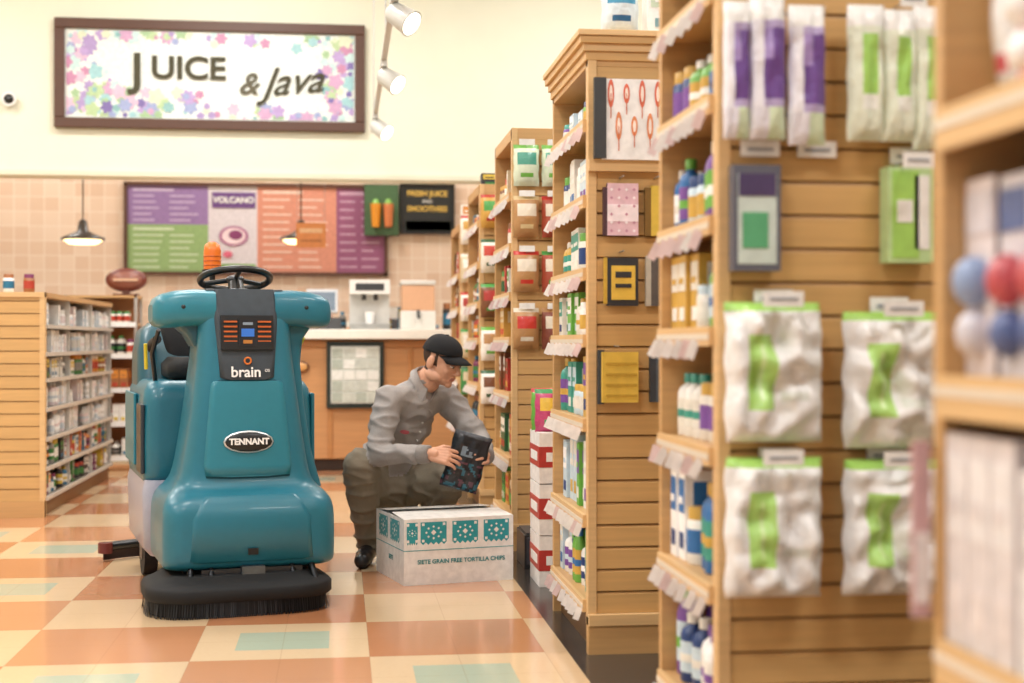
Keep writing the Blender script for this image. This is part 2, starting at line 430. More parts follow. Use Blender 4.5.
bpy.context.view_layer.update()
x0,z1=backw(364,184); x1,z0=backw(399,236)
jb=board('juice_poster',x0,x1,z0,z1,[(0,1,0,1,H('4A6A48'),0,WHITE)],H('3A4A34'),.01,Y=14.935,th=.035,parent=mbrd)
mb=MB()
for dx,c in ((-.06,'E0922A'),(.07,'D07A4A')):
    mb.lathe(dx,-.075,[(.04,-.18),(.055,.05),(.055,.06)],H(c)); mb.lathe(dx,-.075,[(.045,.06),(.02,.11)],H('7CB04A'))
mb.obj('glasses',jb)
x0,z1=backw(400,183); x1,z0=backw(455,234)
fb=board('juice_bar_sign',x0,x1,z0,z1,[(0,1,.0,1,H('26282A'),0,WHITE),(0.1,.95,.05,.25,H('6A9A4A'),0,WHITE)],H('1E1E1E'),.012)
text('FRESH JUICE',.078,(0,-.04,.16),RF,H('E8C060'),fb,'line_a',offset=.002)
text('AND',.05,(0,-.04,.08),RF,WHITE,fb,'line_b')
text('SMOOTHIES',.078,(0,-.04,-.0),RF,H('E8C060'),fb,'line_c',offset=.002)

def pendant(X,Y,z):
    mb=MB(); K=H('3A302A')
    mb.tube([(0,0,.12),(0,0,4.69-z)],.006,K,MATTE,6)
    mb.lathe(0,0,[(.19,0),(.185,.02),(.10,.055),(.05,.08),(.035,.16),(.02,.18)],K,GLOSS,24)
    mb.lathe(0,0,[(.12,-.035),(.165,-.004)],H('FFDCA0'),BULB,20)
    return mb.obj('pendant_lamp',None,0,(X,Y,z))
for px,py in ((83,240),(301,240)):
    t=math.tan(A+math.atan((px-512)/1422)); X=12.9*t; d=X*math.sin(A)+12.9*math.cos(A)
    pendant(X,12.9,1.07-(py-341.5)*d/1422)
t=math.tan(A+math.atan((311-512)/1422))
e=empty('hanging_order_sign',(12.7*t,12.7,2.0))
mb=MB(); mb.box(-.13,.13,-.008,.008,-.10,.12,H('D98848')); mb.box(-.10,.10,-.011,-.007,.03,.07,H('E8B888')); mb.box(-.09,.09,-.011,-.007,-.05,-.03,H('B87038'))
mb.tube([(-.12,0,.12),(-.12,0,2.69)],.002,H('AAAAAA'),METAL,5); mb.tube([(.12,0,.12),(.12,0,2.69)],.002,H('AAAAAA'),METAL,5)
mb.obj('panel',e)

# ------------------------------------------------------------------ counter
ct=empty('service_counter',(0,11.8,0)); mb=MB(); OW=H('C99462')
mb.box(-1.4,1.25,.04,.7,.1,1.09,OW,WOOD); mb.box(-1.38,1.23,.08,.66,0,.1,H('3A2C22'),WOOD)
for i in range(5):
    xx=-1.4+i*.66; mb.box(xx-.02,xx+.02,.025,.05,.1,1.09,H('BC8450'),WOOD)
mb.box(-1.46,1.3,-.06,.78,1.09,1.17,H('F4F0E4'),GLOSS)
mb.box(-1.4,1.25,.02,.045,1.02,1.08,H('BC8450'),WOOD)
mb.obj('cabinet',ct,bevel=.006)
mb=MB(); mb.box(-.11,.36,-.0,.03,.52,1.07,H('1F2A24')); mb.box(-.075,.325,-.008,.0,.56,1.03,H('D4DAD2'))
for i in range(4):
    for j in range(5):
        mb.box(-.065+i*.098,-.065+i*.098+.085,-.012,-.007,.575+j*.09,.575+j*.09+.075,random.choice([H('ECEEE8'),H('CCD2C8'),H('B4BEB2')]))
mb.obj('framed_menu',ct)
mb=MB(); mb.ell((-.32,.02,.86),(.07,.012,.05),H('5A3020')); mb.ell((-.32,.012,.86),(.055,.012,.037),H('D8A060')); mb.obj('plaque',ct)
cm=empty('coffee_machine',(.25,12.15,1.17)); mb=MB()
mb.box(-.17,.17,-.12,.2,0,.05,H('B8B8B4'),METAL); mb.box(-.17,.17,.02,.2,.05,.38,H('D8D6D0'),GLOSS); mb.box(-.17,.17,-.12,.2,.30,.42,H('E8E6E0'),GLOSS)
mb.box(-.12,.12,-.125,-.118,.33,.39,H('3A3A3C')); mb.tube([(-.05,-.06,.30),(-.05,-.06,.25)],.02,H('333333')); mb.tube([(.05,-.06,.30),(.05,-.06,.25)],.02,H('333333'))
mb.lathe(0,-.05,[(.035,.05),(.045,.15)],WHITE); mb.obj('machine',cm,bevel=.008)
jd=empty('juice_dispenser',(.66,12.2,1.17)); mb=MB()
mb.box(-.15,.15,-.12,.15,0,.16,H('E4E0D8'),GLOSS); mb.box(-.14,.14,-.11,.14,.16,.38,H('D8A884'),GLOSS); mb.box(-.15,.15,-.12,.15,.38,.42,H('D8D4CC'),GLOSS)
mb.tube([(0,-.13,.16),(0,-.16,.10)],.015,H('444444')); mb.obj('tank',jd,bevel=.01)
cr=empty('cash_register',(-.15,12.1,1.17)); mb=MB()
mb.box(-.16,.16,-.1,.2,0,.1,H('4A4A4C')); mb.box(-.13,.13,-.03,.0,.14,.34,H('C8CCD0'),GLOSS,Matrix.Rotation(-.25,3,'X')); mb.tube([(0,.02,.1),(0,.02,.2)],.02,H('333333'))
mb.box(-.11,.11,-.035,-.03,.16,.32,H('6A7A8A'),GLOSS,Matrix.Rotation(-.25,3,'X')); mb.obj('body',cr,bevel=.005)
mb=MB(); random.seed(8)
for i in range(14):
    x=-.6+i*.13
    item(mb,x,0,.075,.08,random.uniform(.12,.28),random.choice(['bottle','jar','box']),*random.sample([H(c) for c in PALS['mix']],3))
mb.obj('counter_bottles',None,0,(.1,12.42,1.17))
bb=empty('back_bar_cabinet',(0,14.3,0)); mb=MB()
mb.box(-4.5,2.5,0,.6,.0,.95,H('B98A5E'),WOOD); mb.box(-4.55,2.55,-.04,.6,.95,1.0,H('E8E0D0'),GLOSS)
mb.obj('cabinet',bb,bevel=.005)
mb=MB(); 
for i in range(30):
    x=-4.3+i*.22
    if i%5==2: mb.box(x-.1,x+.12,0,.3,0,.42,H('D8D6D2'),GLOSS); mb.box(x-.07,x+.09,-.01,0,.1,.3,H('4A4A50'))
    else: item(mb,x,0,.1,.1,random.uniform(.15,.35),random.choice(['bottle','jar','box']),*random.sample([H(c) for c in PALS['white']+PALS['mix']],3))
mb.obj('back_bar_supplies',None,0,(0,14.5,1.0))
mb=MB(); mb.ell((0,0,.13),(.17,.04,.10),H('6A2E22')); mb.ell((0,-.012,.13),(.14,.036,.078),H('8A5242')); mb.box(-.03,.03,-.02,.02,0,.06,H('5A3020')); mb.box(-.1,.1,-.06,.06,0,.015,H('5A3020'))
mb.box(-.1,.1,-.055,-.045,.12,.14,H('D8B090')); mb.obj('oval_cafe_sign',None,0,(-1.76,12.1,1.45))

# ------------------------------------------------------------------ left low unit
def low_gondola(name,X0,X1,Y0,Y1,ht,seed):
    random.seed(seed); root=empty(name,(X1,Y0,0)); W=X1-X0; L=Y1-Y0; mb=MB()
    mb.box(-W,-.03,.02,L,0,.1,H('7A5430'),WOOD); slats(mb,-W,-.03,0,.1,ht-.03)
    mb.box(-.03,0,-.006,.05,0,ht,WL,WOOD); mb.box(-W,0,-.01,.03,ht-.03,ht,WL,WOOD); mb.box(-W,0,-.01,.03,0,.1,WE,WOOD)
    mb.box(-W,0,.03,L,ht-.03,ht,WE,WOOD); mb.box(-W,-.38,.03,L,.1,ht-.03,WE,WOOD)
    for k in range(1,4): mb.box(-.36,-.01,L*k/3-.015,L*k/3,.1,ht-.03,H('C8C4BC'))
    mb.obj('frame',root)
    T=FACE_PX.copy(); T.translation=(0,.03,0); sh=MB(); sh.T=T; pr=MB(); pr.T=T@Tr(0,.02,0); LL=L-.06
    zs=[.12,.30,.48,.66,.84,1.0,1.17]
    for i,z in enumerate(zs):
        sh.box(0,LL,0,.34,z-.015,z,H('A8A098'),METAL); sh.box(0,LL,-.012,0,z-.02,z+.004,H('C8C0B4'))
        hm=(zs[i+1] if i<len(zs)-1 else ht-.02)-z-.02
        row(pr,LL,z+.001,.3,hm,random.choice(['mix','white','health']),['box','box','bottle','jar','bag'],wr=(.04,.08),fill=.98)
    sh.obj('shelves',root); pr.obj('shelf_goods',root)
    tp=MB()
    for i in range(9): item(tp,-.1-i*.12,ht,.07,.07,.11,'jar',*random.sample([H(c) for c in PALS['mix']],3))
    tp.T=Tr(0,.12,0); tp.obj('cans',root)
low_gondola('low_shelf_unit',-4.2,-1.78,8.92,11.5,1.37,21)
rk=empty('display_rack',(-1.95,12.0,0)); random.seed(4); mb=MB()
for x in (-.28,.28):
    mb.box(x-.012,x+.012,0,.03,0,1.45,H('C9C2B8'),METAL); mb.box(x-.012,x+.012,.3,.33,0,1.45,H('C9C2B8'),METAL)
mb.box(-.29,.29,.31,.33,.1,1.45,H('B07848'),WOOD)
for z in (.12,.4,.68,.96,1.22): mb.box(-.28,.28,0,.32,z-.02,z,WE,WOOD); mb.box(-.28,.28,-.01,0,z-.03,z+.01,WHITE)
mb.box(-.29,.29,0,.33,1.43,1.45,WE,WOOD)
mb.obj('frame',rk); mb=MB(); mb.T=Tr(-.27,.03,0)
for z in (.12,.4,.68,.96,1.22): row(mb,.54,z+.001,.2,.2,'mix',['bottle','box','jar'])
mb.obj('shelf_goods',rk)
lp=empty('label_printer',(-3.70,12.0,0)); mb=MB()
mb.box(-.5,.5,-.25,.15,0,1.1,H('B98A5E'),WOOD); mb.box(-.54,.54,-.3,.18,1.1,1.15,H('E8E0D0'),GLOSS)
mb.box(-.3,.35,-.15,.14,1.15,1.50,H('E8E8E6'),GLOSS); mb.box(-.26,.31,-.16,-.14,1.38,1.46,H('75787C')); mb.box(-.34,.37,-.2,.1,1.50,1.76,H('EEF0F0'),GLOSS); mb.box(-.30,.33,-.205,-.2,1.54,1.72,H('9AA2A8'))
mb.obj('stand_and_machine',lp,bevel=.01)

# ------------------------------------------------------------------ right shelf units
g1z=[.18,.47,.80,1.09,1.32,1.57,1.83]
gR=gondola('tall_shelf_unit',.84,2.3,1.20,1.94,2.13,[.28,.65,1.02,1.39,1.76],'blue',['box'],tagstep=0,seed=37,depth=.34,railh=.055,inset=.002,wr=(.06,.09),
   pals=[('tissue',['box']),('tissue',['box','bag']),('blue',['blister']),('pink',['bag','blister']),('pink',['box'])])
g0=gondola('tall_shelf_unit',.845,2.6,3.13,3.72,2.13,[.20,.51,.825,1.10,1.355,1.63,1.88],'health',['bottle','box','bottle','jar'],tagstep=.07,seed=32)
g1=gondola('tall_shelf_unit',.84,2.8,4.79,5.60,2.13,g1z,'health',['bottle','box','box','jar'],tagstep=.08,seed=36)
g2=gondola('tall_shelf_unit',.87,2.8,7.20,8.0,2.22,g1z,'snack',['bag','box','jar'],seed=34,crown=False)
g3=gondola('tall_shelf_unit',.87,2.8,8.9,9.7,2.12,g1z,'mix',['bag','box','bottle'],seed=35,crown=False)
g4=gondola('tall_shelf_unit',.87,2.8,10.4,11.2,2.0,g1z[:-1],'snack',['bag','box','bottle'],seed=36,crown=False)
mb=MB()
mb.box(-.035,-.010,.728,.738,.68,.93,H('C8A0A2')); mb.box(-.033,-.012,.726,.728,.70,.80,H('E8DEDC')); mb.obj('price_strip',gR)

# --- goods hanging on g0
def f0(px,py): return (px-717)*.00236, 1.07-(py-341.5)*.00227
LG=H('A4D468'); PU=H('6E4A94')
hang=MB()
def peg(mb,x,z,tagw=.04):
    mb.tube([(x,0,z+.01),(x,-.13,z+.01)],.0025,H('C8C8C8'),METAL,6)
    mb.box(x-tagw,x+tagw,-.134,-.131,z-.012,z+.022,WHITE)
    mb.box(x-tagw*.7,x+tagw*.7,-.136,-.133,z+.002,z+.008,H('9AA0A8'))
random.seed(9)
for k,(a,b,c,d) in enumerate([(717,303,812,440),(832,312,928,447),(717,455,812,592),(832,458,928,592)]):
    xa,za=f0(a,b); xb,zb=f0(c,d)
    def cf(u,v,k=k):
        if v>.93: return LG
        if .20<u<.48 and .24<v<.78:
            return H('C8E4A0') if (.30<u<.36 and .3<v<.7) else H('AEDC78')
        if .55<u<.8 and .3<v<.36: return H('D8DCD4')
        return H('EEEEEE')
    hang.pillow(xa+.003,xb-.003,-.055,zb,za,.05,cf,FILM,26,30,lump=.045,seed=k+1,pw=6)
    peg(hang,(xa+xb)/2,za-.0,.045)
for k,(a,b,c,d,t) in enumerate([(703,8,742,143,0),(742,4,777,143,0),(780,10,816,148,0),(838,8,874,143,1),(873,12,906,143,1),(903,8,935,150,1)]):
    xa,za=f0(a,b); xb,zb=f0(c,d)
    def cf(u,v,t=t):
        if t==0:
            if v>.86: return WHITE
            if .25<v<.8 and u>.3: return PU if v<.55 or u>.6 else H('A890C8')
            if v<.2: return H('D8E8C8') if u>.5 else H('E8E6F0')
            return H('F0EEF6') if u<.3 else H('B8A8D0')
        if v>.84: return WHITE
        if .2<v<.8 and .3<u<.75: return LG if v>.35 else H('F2F4EC')
        return H('E6ECD8')
    hang.pillow(max(xa,.0),xb,-.05,zb,za,.025,cf,FILM,12,18,lump=.012,seed=k,pw=4)
    if k in(1,4): peg(hang,(xa+xb)/2,za,.03)
for a,b in ((757,150),(813,150),(905,155),(770,298),(885,305),(775,455),(882,455)):
    x,z=f0(a,b); hang.box(x-.045,x+.045,-.02,-.016,z-.018,z+.018,WHITE); hang.box(x-.03,x+.03,-.022,-.019,z-.006,z+.002,H('9AA0A8'))
xa,za=f0(727,168); xb,zb=f0(773,272)
hang.box(xa,xb,-.05,-.01,zb,za,H('5E6270'),GLOSS); hang.box(xa+.01,xb-.01,-.052,-.05,zb+.015,za-.02,H('C9D6CF')); hang.box(xa+.02,xb-.03,-.054,-.052,zb+.05,zb+.13,H('5AA87A')); hang.box(xa+.012,xb-.012,-.054,-.052,za-.07,za-.02,H('4A3E66'))
xa,za=f0(877,168); xb,zb=f0(922,263)
hang.box(xa,xb,-.06,-.01,zb,za,H('BFDCA0'),PACK); hang.box(xa+.01,xb-.035,-.062,-.06,zb+.01,za-.01,LG); hang.box(xb-.045,xb-.01,-.062,-.06,zb+.03,za-.02,WHITE); hang.box(xa+.02,xb-.05,-.064,-.062,zb+.09,zb+.14,WHITE)
peg(hang,xa+.04,za,.035)
hang.obj('hanging_packages',g0)

# --- goods on g1 cheek
def f1(px,py): return (px-588)*.00345, 1.07-(py-341.5)*.00342
h1=MB()
def flat(a,b,c,d,col,th=.02,y=-.03,m=PACK,rot=0):
    xa,za=f1(a,b); xb,zb=f1(c,d); h1.box(xa,xb,y,y+th,zb,za,col,m,Matrix.Rotation(rot,3,'Z') if rot else None); return xa,xb,zb,za
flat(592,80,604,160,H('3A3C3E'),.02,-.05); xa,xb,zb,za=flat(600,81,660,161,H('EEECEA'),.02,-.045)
random.seed(2)
for i in range(7):
    cx=xa+.03+i*.027; cz=za-.05-(i%2)*.11; r=random.uniform(.03,.045)
    pts=[(cx+.011*math.sin(t),-.0465-i*.0002,cz+r*math.cos(t)*1.1) for t in [k*.42 for k in range(15)]]
    h1.poly(pts,H('E08A5A') if i%2 else H('D96A50'))
    h1.poly([(p[0]*.5+cx*.5,-.0475-i*.0002,p[2]*.6+cz*.4) for p in pts],H('F6E4D8'))
    h1.box(cx-.0015,cx+.0015,-.048,-.0465,cz-r-.04,cz,H('C86A48'))
h1.box(0,.8,-.03,0,*[f1(0,y)[1] for y in (172,160)],WL,WOOD)
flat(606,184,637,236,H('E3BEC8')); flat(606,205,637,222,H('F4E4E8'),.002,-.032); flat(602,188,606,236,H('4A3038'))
xa,xb,zb,za=flat(606,184,637,236,H('E3BEC8'),.018,-.0305)
for i in range(4):
    for j in range(6):
        q=.006; px=xa+.014+i*.026; pz=zb+.016+j*.028; h1.poly([(px-q,-.0335,pz),(px,-.0335,pz-q),(px+q,-.0335,pz),(px,-.0335,pz+q)],H('F4E8EC') if (i+j)%2 else H('C890A4'))
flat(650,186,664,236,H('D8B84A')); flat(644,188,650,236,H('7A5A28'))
flat(606,258,637,306,H('2E3034')); flat(610,266,634,300,H('E0B84A'),.002,-.032); flat(614,272,630,278,H('2E3034'),.002,-.034); flat(614,284,630,288,H('2E3034'),.002,-.034)
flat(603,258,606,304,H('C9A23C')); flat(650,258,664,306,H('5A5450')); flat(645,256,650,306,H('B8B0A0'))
xa,xb,zb,za=flat(600,352,636,402,H('DDB84A'),.03,-.05,MATTE,.0)
for i in range(4): h1.box(xa+.012,xb-.006,-.052,-.05,zb+.02+i*.036,zb+.028+i*.036,H('C09A34'),MATTE)
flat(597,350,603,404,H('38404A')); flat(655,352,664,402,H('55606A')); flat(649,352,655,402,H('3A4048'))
for px_,py_ in ((620,178),(655,178),(620,252),(655,252),(615,346),(655,346)):
    x,z=f1(px_,py_); h1.tube([(x,0,z),(x,-.07,z)],.003,H('BBBBBB'),METAL,6)
h1.obj('hanging_towels',g1)
mb=MB(); item(mb,.12,2.13,.13,.1,.2,'bag',H('DDEBF2'),H('4A9AC0'),H('2E6A9A')); item(mb,.27,2.13,.12,.1,.17,'box',H('F0F0EC'),H('C8D8C0'),H('7AA0A8'))
item(mb,.45,2.13,.1,.1,.16,'box',H('F6F4EC'),H('E0D0B0'),H('B0704A')); mb.obj('top_goods',g1)
h2=MB(); random.seed(6)
kb=[H('B98A58'),H('C9342B'),H('4E9F4A'),H('E6DCC8'),H('8A4A3A'),H('D8C090')]
for r_,z in enumerate((1.86,1.60,1.32,1.03)):
    for i in range(9):
        x=.0+i*.145; c=random.sample(kb,3)
        if r_==0 : c=[H('DCE8D0'),H('4E9F8A'),H('6FB24A')]
        if r_==1 or r_==2: c[0]=H('B98A58') if i%2==0 else H('B0503A'); c[1]=H('E8DCC8')
        h2.T=Tr(x+.07,-.075,z); item(h2,0,0,.13,.1,.21,'bag',*c)
        h2.T=Matrix.Identity(4); h2.tube([(x+.07,0,z+.2),(x+.07,-.06,z+.2)],.0025,H('BBBBBB'),METAL,5)
        h2.box(x+.03,x+.11,-.064,-.061,z+.205,z+.235,WHITE)
h2.obj('hanging_packages',g2)
for g,nm in ((g3,7),(g4,8)):
    h2=MB(); random.seed(nm)
    for z in (1.78,1.5,1.22,.95,.68):
        for i in range(6):
            x=.0+i*.15; c=random.sample([H(k) for k in PALS['snack']+['3C8A4A','6FB24A']],3)
            h2.T=Tr(x+.07,-.085,z); item(h2,0,0,.13,.1,.21,'bag',*c); h2.T=Matrix.Identity(4)
            h2.tube([(x+.07,0,z+.2),(x+.07,-.06,z+.2)],.0025,H('BBBBBB'),METAL,5)
    h2.obj('hanging_packages',g)
for g,zt in ((g3,2.06),(g4,1.94)):
    mb=MB(); random.seed(int(zt*100)); mb.T=Tr(0,.1,0)
    for i in range(5): item(mb,.08+i*.14,zt,.11,.1,random.uniform(.08,.16),'box',*random.sample([H(c) for c in PALS['mix']],3))
    mb.obj('top_goods',g)

cs=empty('carton_stack',(.86,6.12,0)); mb=MB()
for i in range(3):
    z=i*.225+.002
    mb.box(0,.4,0,.3,z,z+.22,H('F2EEEA')); mb.box(-.002,.402,-.002,.302,z+.07,z+.16,H('B83A34')); mb.box(.03,.2,-.004,0,z+.095,z+.135,WHITE); mb.box(-.004,.0,.05,.25,z+.095,z+.135,WHITE)
    mb.box(.0,.4,.145,.155,z+.22,z+.2215,H('D8C8A8'))
mb.obj('cartons',cs,bevel=.003)
mb=MB()
for i in range(4):
    mb.T=Tr(.07+.1*(i%2)*1.6,.05+.12*(i//2),.67); item(mb,0,0,.15,.12,.19,'bag',*[(H('C84A7A'),H('F0C84A'),H('3C9A5A')),(H('E09A3A'),H('C23A34'),H('F0E0C0')),(H('6FB24A'),H('F0E8D0'),H('C23A34')),(H('C23A34'),H('F0C84A'),H('F0E8D0'))][i])
mb.obj('chip_bags',cs)
mb=MB(); mb.box(0,.22,0,.3,.002,.16,H('2A2A2C')); mb.box(.01,.21,.01,.29,.16,.17,H('3A3A3C')); 
for x in (.02,.2): mb.box(x-.01,x+.01,-.005,0,.02,.15,H('44444A'))
mb.obj('plastic_crate',None,.004,(.86,6.62,0))

# ------------------------------------------------------------------ carton in the aisle
bx=empty('cardboard_box',(0,0,0)); d=6.22; r=-.472
bx.location=(r*math.cos(A)+d*math.sin(A), -r*math.sin(A)+d*math.cos(A),0); bx.rotation_euler=(0,0,-A+.36)
W,D,Hh=.51,.46,.29; mb=MB(); CW=H('F0EEEA'); TE=H('2F9CA6'); th=.005
mb.box(0,W,0,th,0,Hh,CW); mb.box(0,W,D-th,D,0,Hh,CW); mb.box(0,th,th,D-th,0,Hh,CW); mb.box(W-th,W,th,D-th,0,Hh,CW); mb.box(th,W-th,th,D-th,0,th,CW)
mb.poly([(0,0,Hh),(W,0,Hh),(W,-.0+.20,Hh+.012),(0,.20,Hh+.012)],H('E8E5E0')); mb.poly([(0,D,Hh),(W,D,Hh),(W,D-.20,Hh+.015),(0,D-.20,Hh+.015)],H('E2DED8'))
mb.box(0,W,-.001,.0005,.150,.153,TE); mb.box(-.001,0,0,D,.150,.153,TE)
def papel(x0,x1,z0,z1,fy):
    n=10; pts=[(x0,z1),(x0,z0+.012)]
    for k in range(n+1): pts.append((x0+(x1-x0)*k/n, z0+(.012 if k%2==0 else 0)))
    pts+= [(x1,z0+.012),(x1,z1)]
    mb.poly([fy(a,b,.001) for a,b in pts],TE)
    cx=(x0+x1)/2; cz=(z0+z1)/2+.004; R0=min(x1-x0,z1-z0)*.3
    for k in range(8):
        a=k*math.pi/4; px=cx+R0*math.cos(a)*1.1; pz=cz+R0*math.sin(a)*.85; q=R0*.2
        mb.poly([fy(px-q,pz,.0018),fy(px,pz-q,.0018),fy(px+q,pz,.0018),fy(px,pz+q,.0018)],CW)
    q=R0*.42; mb.poly([fy(cx-q,cz,.0018),fy(cx,cz-q,.0018),fy(cx+q,cz,.0018),fy(cx,cz+q,.0018)],CW)
    for sx in(-1,1):
        for sz in (-1,1):
            px=cx+sx*(x1-x0)*.4; pz=cz+sz*(z1-z0)*.36; q=.006
            mb.poly([fy(px-q,pz-q,.0018),fy(px+q,pz-q,.0018),fy(px+q,pz+q,.0018),fy(px-q,pz+q,.0018)],CW)
for i in range(3): papel(.075+i*.147,.075+i*.147+.12,.175,.275,lambda a,b,o:(a,-o,b))
papel(.012,.062,.175,.275,lambda a,b,o:(a,-o,b))
for i in range(2): papel(.05+i*.19,.20+i*.19,.175,.275,lambda a,b,o:(-o,D-a,b))
mb.obj('carton',bx)
text('SIETE GRAIN FREE TORTILLA CHIPS',.026,(W*.52,-.002,.10),RF,H('2A8A90'),bx,'lettering',ext=.0003,offset=.0006)
text('SIETE',.028,(-.002,D*.45,.10),(math.pi/2,0,-math.pi/2),H('2A8A90'),bx,'side_lettering',ext=.0003,offset=.0006)
mb=MB()
for i in range(4): mb.pillow(.03+i*.11,.13+i*.11,.2,.01,.26,.05,lambda u,v:H('20242C') if v<.7 else H('2F7A90'),nx=6,nz=8,seed=i)
mb.obj('chip_bags',bx)

# ------------------------------------------------------------------ floor scrubber
V=Vector
def rr(w,y0,y1,r,z,n=6,cx=0):
    pts=[]; r=min(r,w*.98,(y1-y0)/2*.98)
    for (sx,sy,a0) in ((1,-1,-90),(1,1,0),(-1,1,90),(-1,-1,180)):
        ox=cx+sx*(w-r); oy=(y0+r) if sy<0 else (y1-r)
        for k in range(n+1):
            a=math.radians(a0+90*k/n); pts.append((ox+r*math.cos(a),oy+r*math.sin(a),z))
    return pts
rb=empty('floor_scrubber',(-.345,5.74,0),math.radians(13))
TEAL=H('216E82'); TEAL2=H('277A8C'); TD=H('175160'); BLK=H('141618'); GRY=H('34383C'); LGY=H('A4A8BA')
def smooth_secs(S,sub=3):
    out=[]
    for i in range(len(S)-1):
        p0=S[max(i-1,0)];p1=S[i];p2=S[i+1];p3=S[min(i+2,len(S)-1)]
        for k in range(sub):
            t=k/sub
            out.append(tuple(.5*((2*p1[j])+(-p0[j]+p2[j])*t+(2*p0[j]-5*p1[j]+4*p2[j]-p3[j])*t*t+(-p0[j]+3*p1[j]-3*p2[j]+p3[j])*t**3) for j in range(len(p1))))
    out.append(S[-1]); return out
mb=MB()
S=[(.165,.318,.04,.56,.07),(.175,.338,.015,.57,.08),(.21,.345,.0,.58,.08),(.36,.345,.0,.58,.08),(.42,.338,.010,.58,.09),(.455,.318,.038,.58,.10),(.485,.290,.085,.56,.10),(.54,.262,.105,.54,.08),
   (.70,.234,.115,.52,.07),(.86,.212,.125,.50,.06),(1.0,.196,.14,.48,.06),(1.12,.188,.155,.47,.06),(1.20,.19,.17,.46,.06),(1.26,.18,.19,.44,.06),(1.285,.15,.22,.41,.06)]
S=smooth_secs(S,3)
mb.loft([rr(w,a,b,r,z) for z,w,a,b,r in S],TEAL,GLOSS)
mb.obj('front_body',rb)
def fy(z):
    for a,b in zip(S[:-1],S[1:]):
        if a[0]<=z<=b[0]:
            t=(z-a[0])/(b[0]-a[0]+1e-9); return a[2]+(b[2]-a[2])*t
    return .2
mb=MB(); secs=[]
for z,w in [(.525,.10),(.53,.175),(.57,.182),(.70,.170),(.86,.156),(.90,.150),(.91,.14)]:
    y=fy(z)-.014; secs.append(rr(w,y,y+.08,.03,z))
mb.loft(secs,TEAL2,GLOSS)
secs=[]
for z,w in [(.518,.10),(.522,.186),(.57,.190),(.70,.177),(.86,.162),(.90,.156),(.915,.13)]:
    y=fy(z)-.003; secs.append(rr(w,y,y+.08,.03,z))
mb.loft(secs,TD,MATTE)
secs=[]
for z,w,y in [(.195,.22,.0),(.205,.25,-.012),(.37,.24,-.012),(.43,.21,.004),(.455,.19,.03)]:
    secs.append(rr(w,y,y+.06,.03,z))
mb.loft(secs,TEAL,GLOSS)
mb.obj('front_panel',rb)
for s in (-1,1):
    mb=MB(); secs=[]
    for t,w2,yc,zc,hz in [(.12,.15,.31,1.205,.078),(.20,.15,.31,1.207,.078),(.27,.148,.31,1.203,.076),(.325,.14,.31,1.195,.070),(.352,.125,.31,1.19,.058),(.366,.09,.31,1.185,.035)]:
        q=[]
        for k in range(24):
            a=k*2*math.pi/24; ca,sa=math.cos(a),math.sin(a)
            q.append((s*t, yc+w2*math.copysign(abs(ca)**.5,ca), zc+hz*math.copysign(abs(sa)**.5,sa)))
        secs.append(q if s<0 else q[::-1])
    mb.loft(secs,TEAL2 if s<0 else TEAL,GLOSS)
    secs=[]
    if s>0:
        for z,x0_,x1_ in [(.46,.20,.335),(.60,.20,.295),(.80,.18,.262),(.98,.17,.245),(1.08,.17,.255),(1.16,.16,.31)]:
            secs.append(rr((x1_-x0_)/2,.24,.44,.03,z,4,cx=s*(x0_+x1_)/2))
        mb.loft(secs,TEAL,GLOSS)
    else:
        for z,x0_,x1_ in [(1.05,.17,.20),(1.10,.16,.23),(1.17,.15,.31)]:
            secs.append(rr((x1_-x0_)/2,.22,.42,.03,z,4,cx=s*(x0_+x1_)/2))
        mb.loft(secs,TD,GLOSS)
    mb.obj('shoulder',rb)
mb=MB(); secs=[]
for z,w in [(.915,.085),(.925,.110),(1.0,.116),(1.14,.128),(1.255,.134),(1.285,.12)]:
    y=fy(min(z,1.27))-.016; secs.append(rr(w,y,y+.1,.022,z))
mb.loft(secs,H('3C444B'),MATTE); mb.obj('console',rb)
y0=fy(1.1)-.018
tilt=Matrix.Rotation(-.11,3,'X'); mb=MB()
mb.box(-.106,.106,y0-.012,y0+.02,1.035,1.175,BLK,GLOSS,tilt)
for i in range(6):
    for s in (-1,1):
        z=1.047+i*.02; mb.box(s*.095 if s<0 else .042,-.042 if s<0 else .095,y0-.016,y0-.010,z,z+.007,H('C4622A'),PACK,None)
mb.box(-.036,.036,y0-.020,y0-.010,1.05,1.162,H('20242A'),GLOSS); mb.box(-.026,.026,y0-.022,y0-.018,1.09,1.122,H('2A5AA0'),GLOW); mb.box(-.02,.02,y0-.022,y0-.018,1.137,1.148,H('8898A8'),PACK)
mb.box(-.018,.018,y0-.022,y0-.018,1.062,1.076,H('B87A3A'),PACK)
mb.torus((0,y0-.02,.992),.013,.0035,H('E07A2A'),PACK,Matrix.Rotation(math.pi/2,3,'X'),16,6)
mb.obj('display',rb)
text('brain',.060,(-.008,y0-.026,.945),(math.pi/2-.1,0,0),WHITE,rb,'console_lettering',offset=.001)
text('OS',.016,(.078,y0-.026,.952),(math.pi/2-.1,0,0),WHITE,rb,'console_lettering_small')
yb=fy(.66)-.018; mb=MB()
mb.ell((0,yb,.665),(.102,.012,.046),H('D8DCDE'),METAL,None,28,8); mb.ell((0,yb-.003,.665),(.096,.0125,.041),BLK,GLOSS,None,28,8); mb.obj('badge',rb)
text('TENNANT',.034,(0,yb-.017,.666),RF,WHITE,rb,'badge_lettering',offset=.0015,ext=.001)
mb=MB(); Rw=Matrix.Rotation(-.27,3,'X'); wc=(0,.44,1.335)
mb.torus(wc,.146,.015,BLK,GLOSS,Rw,40,10)
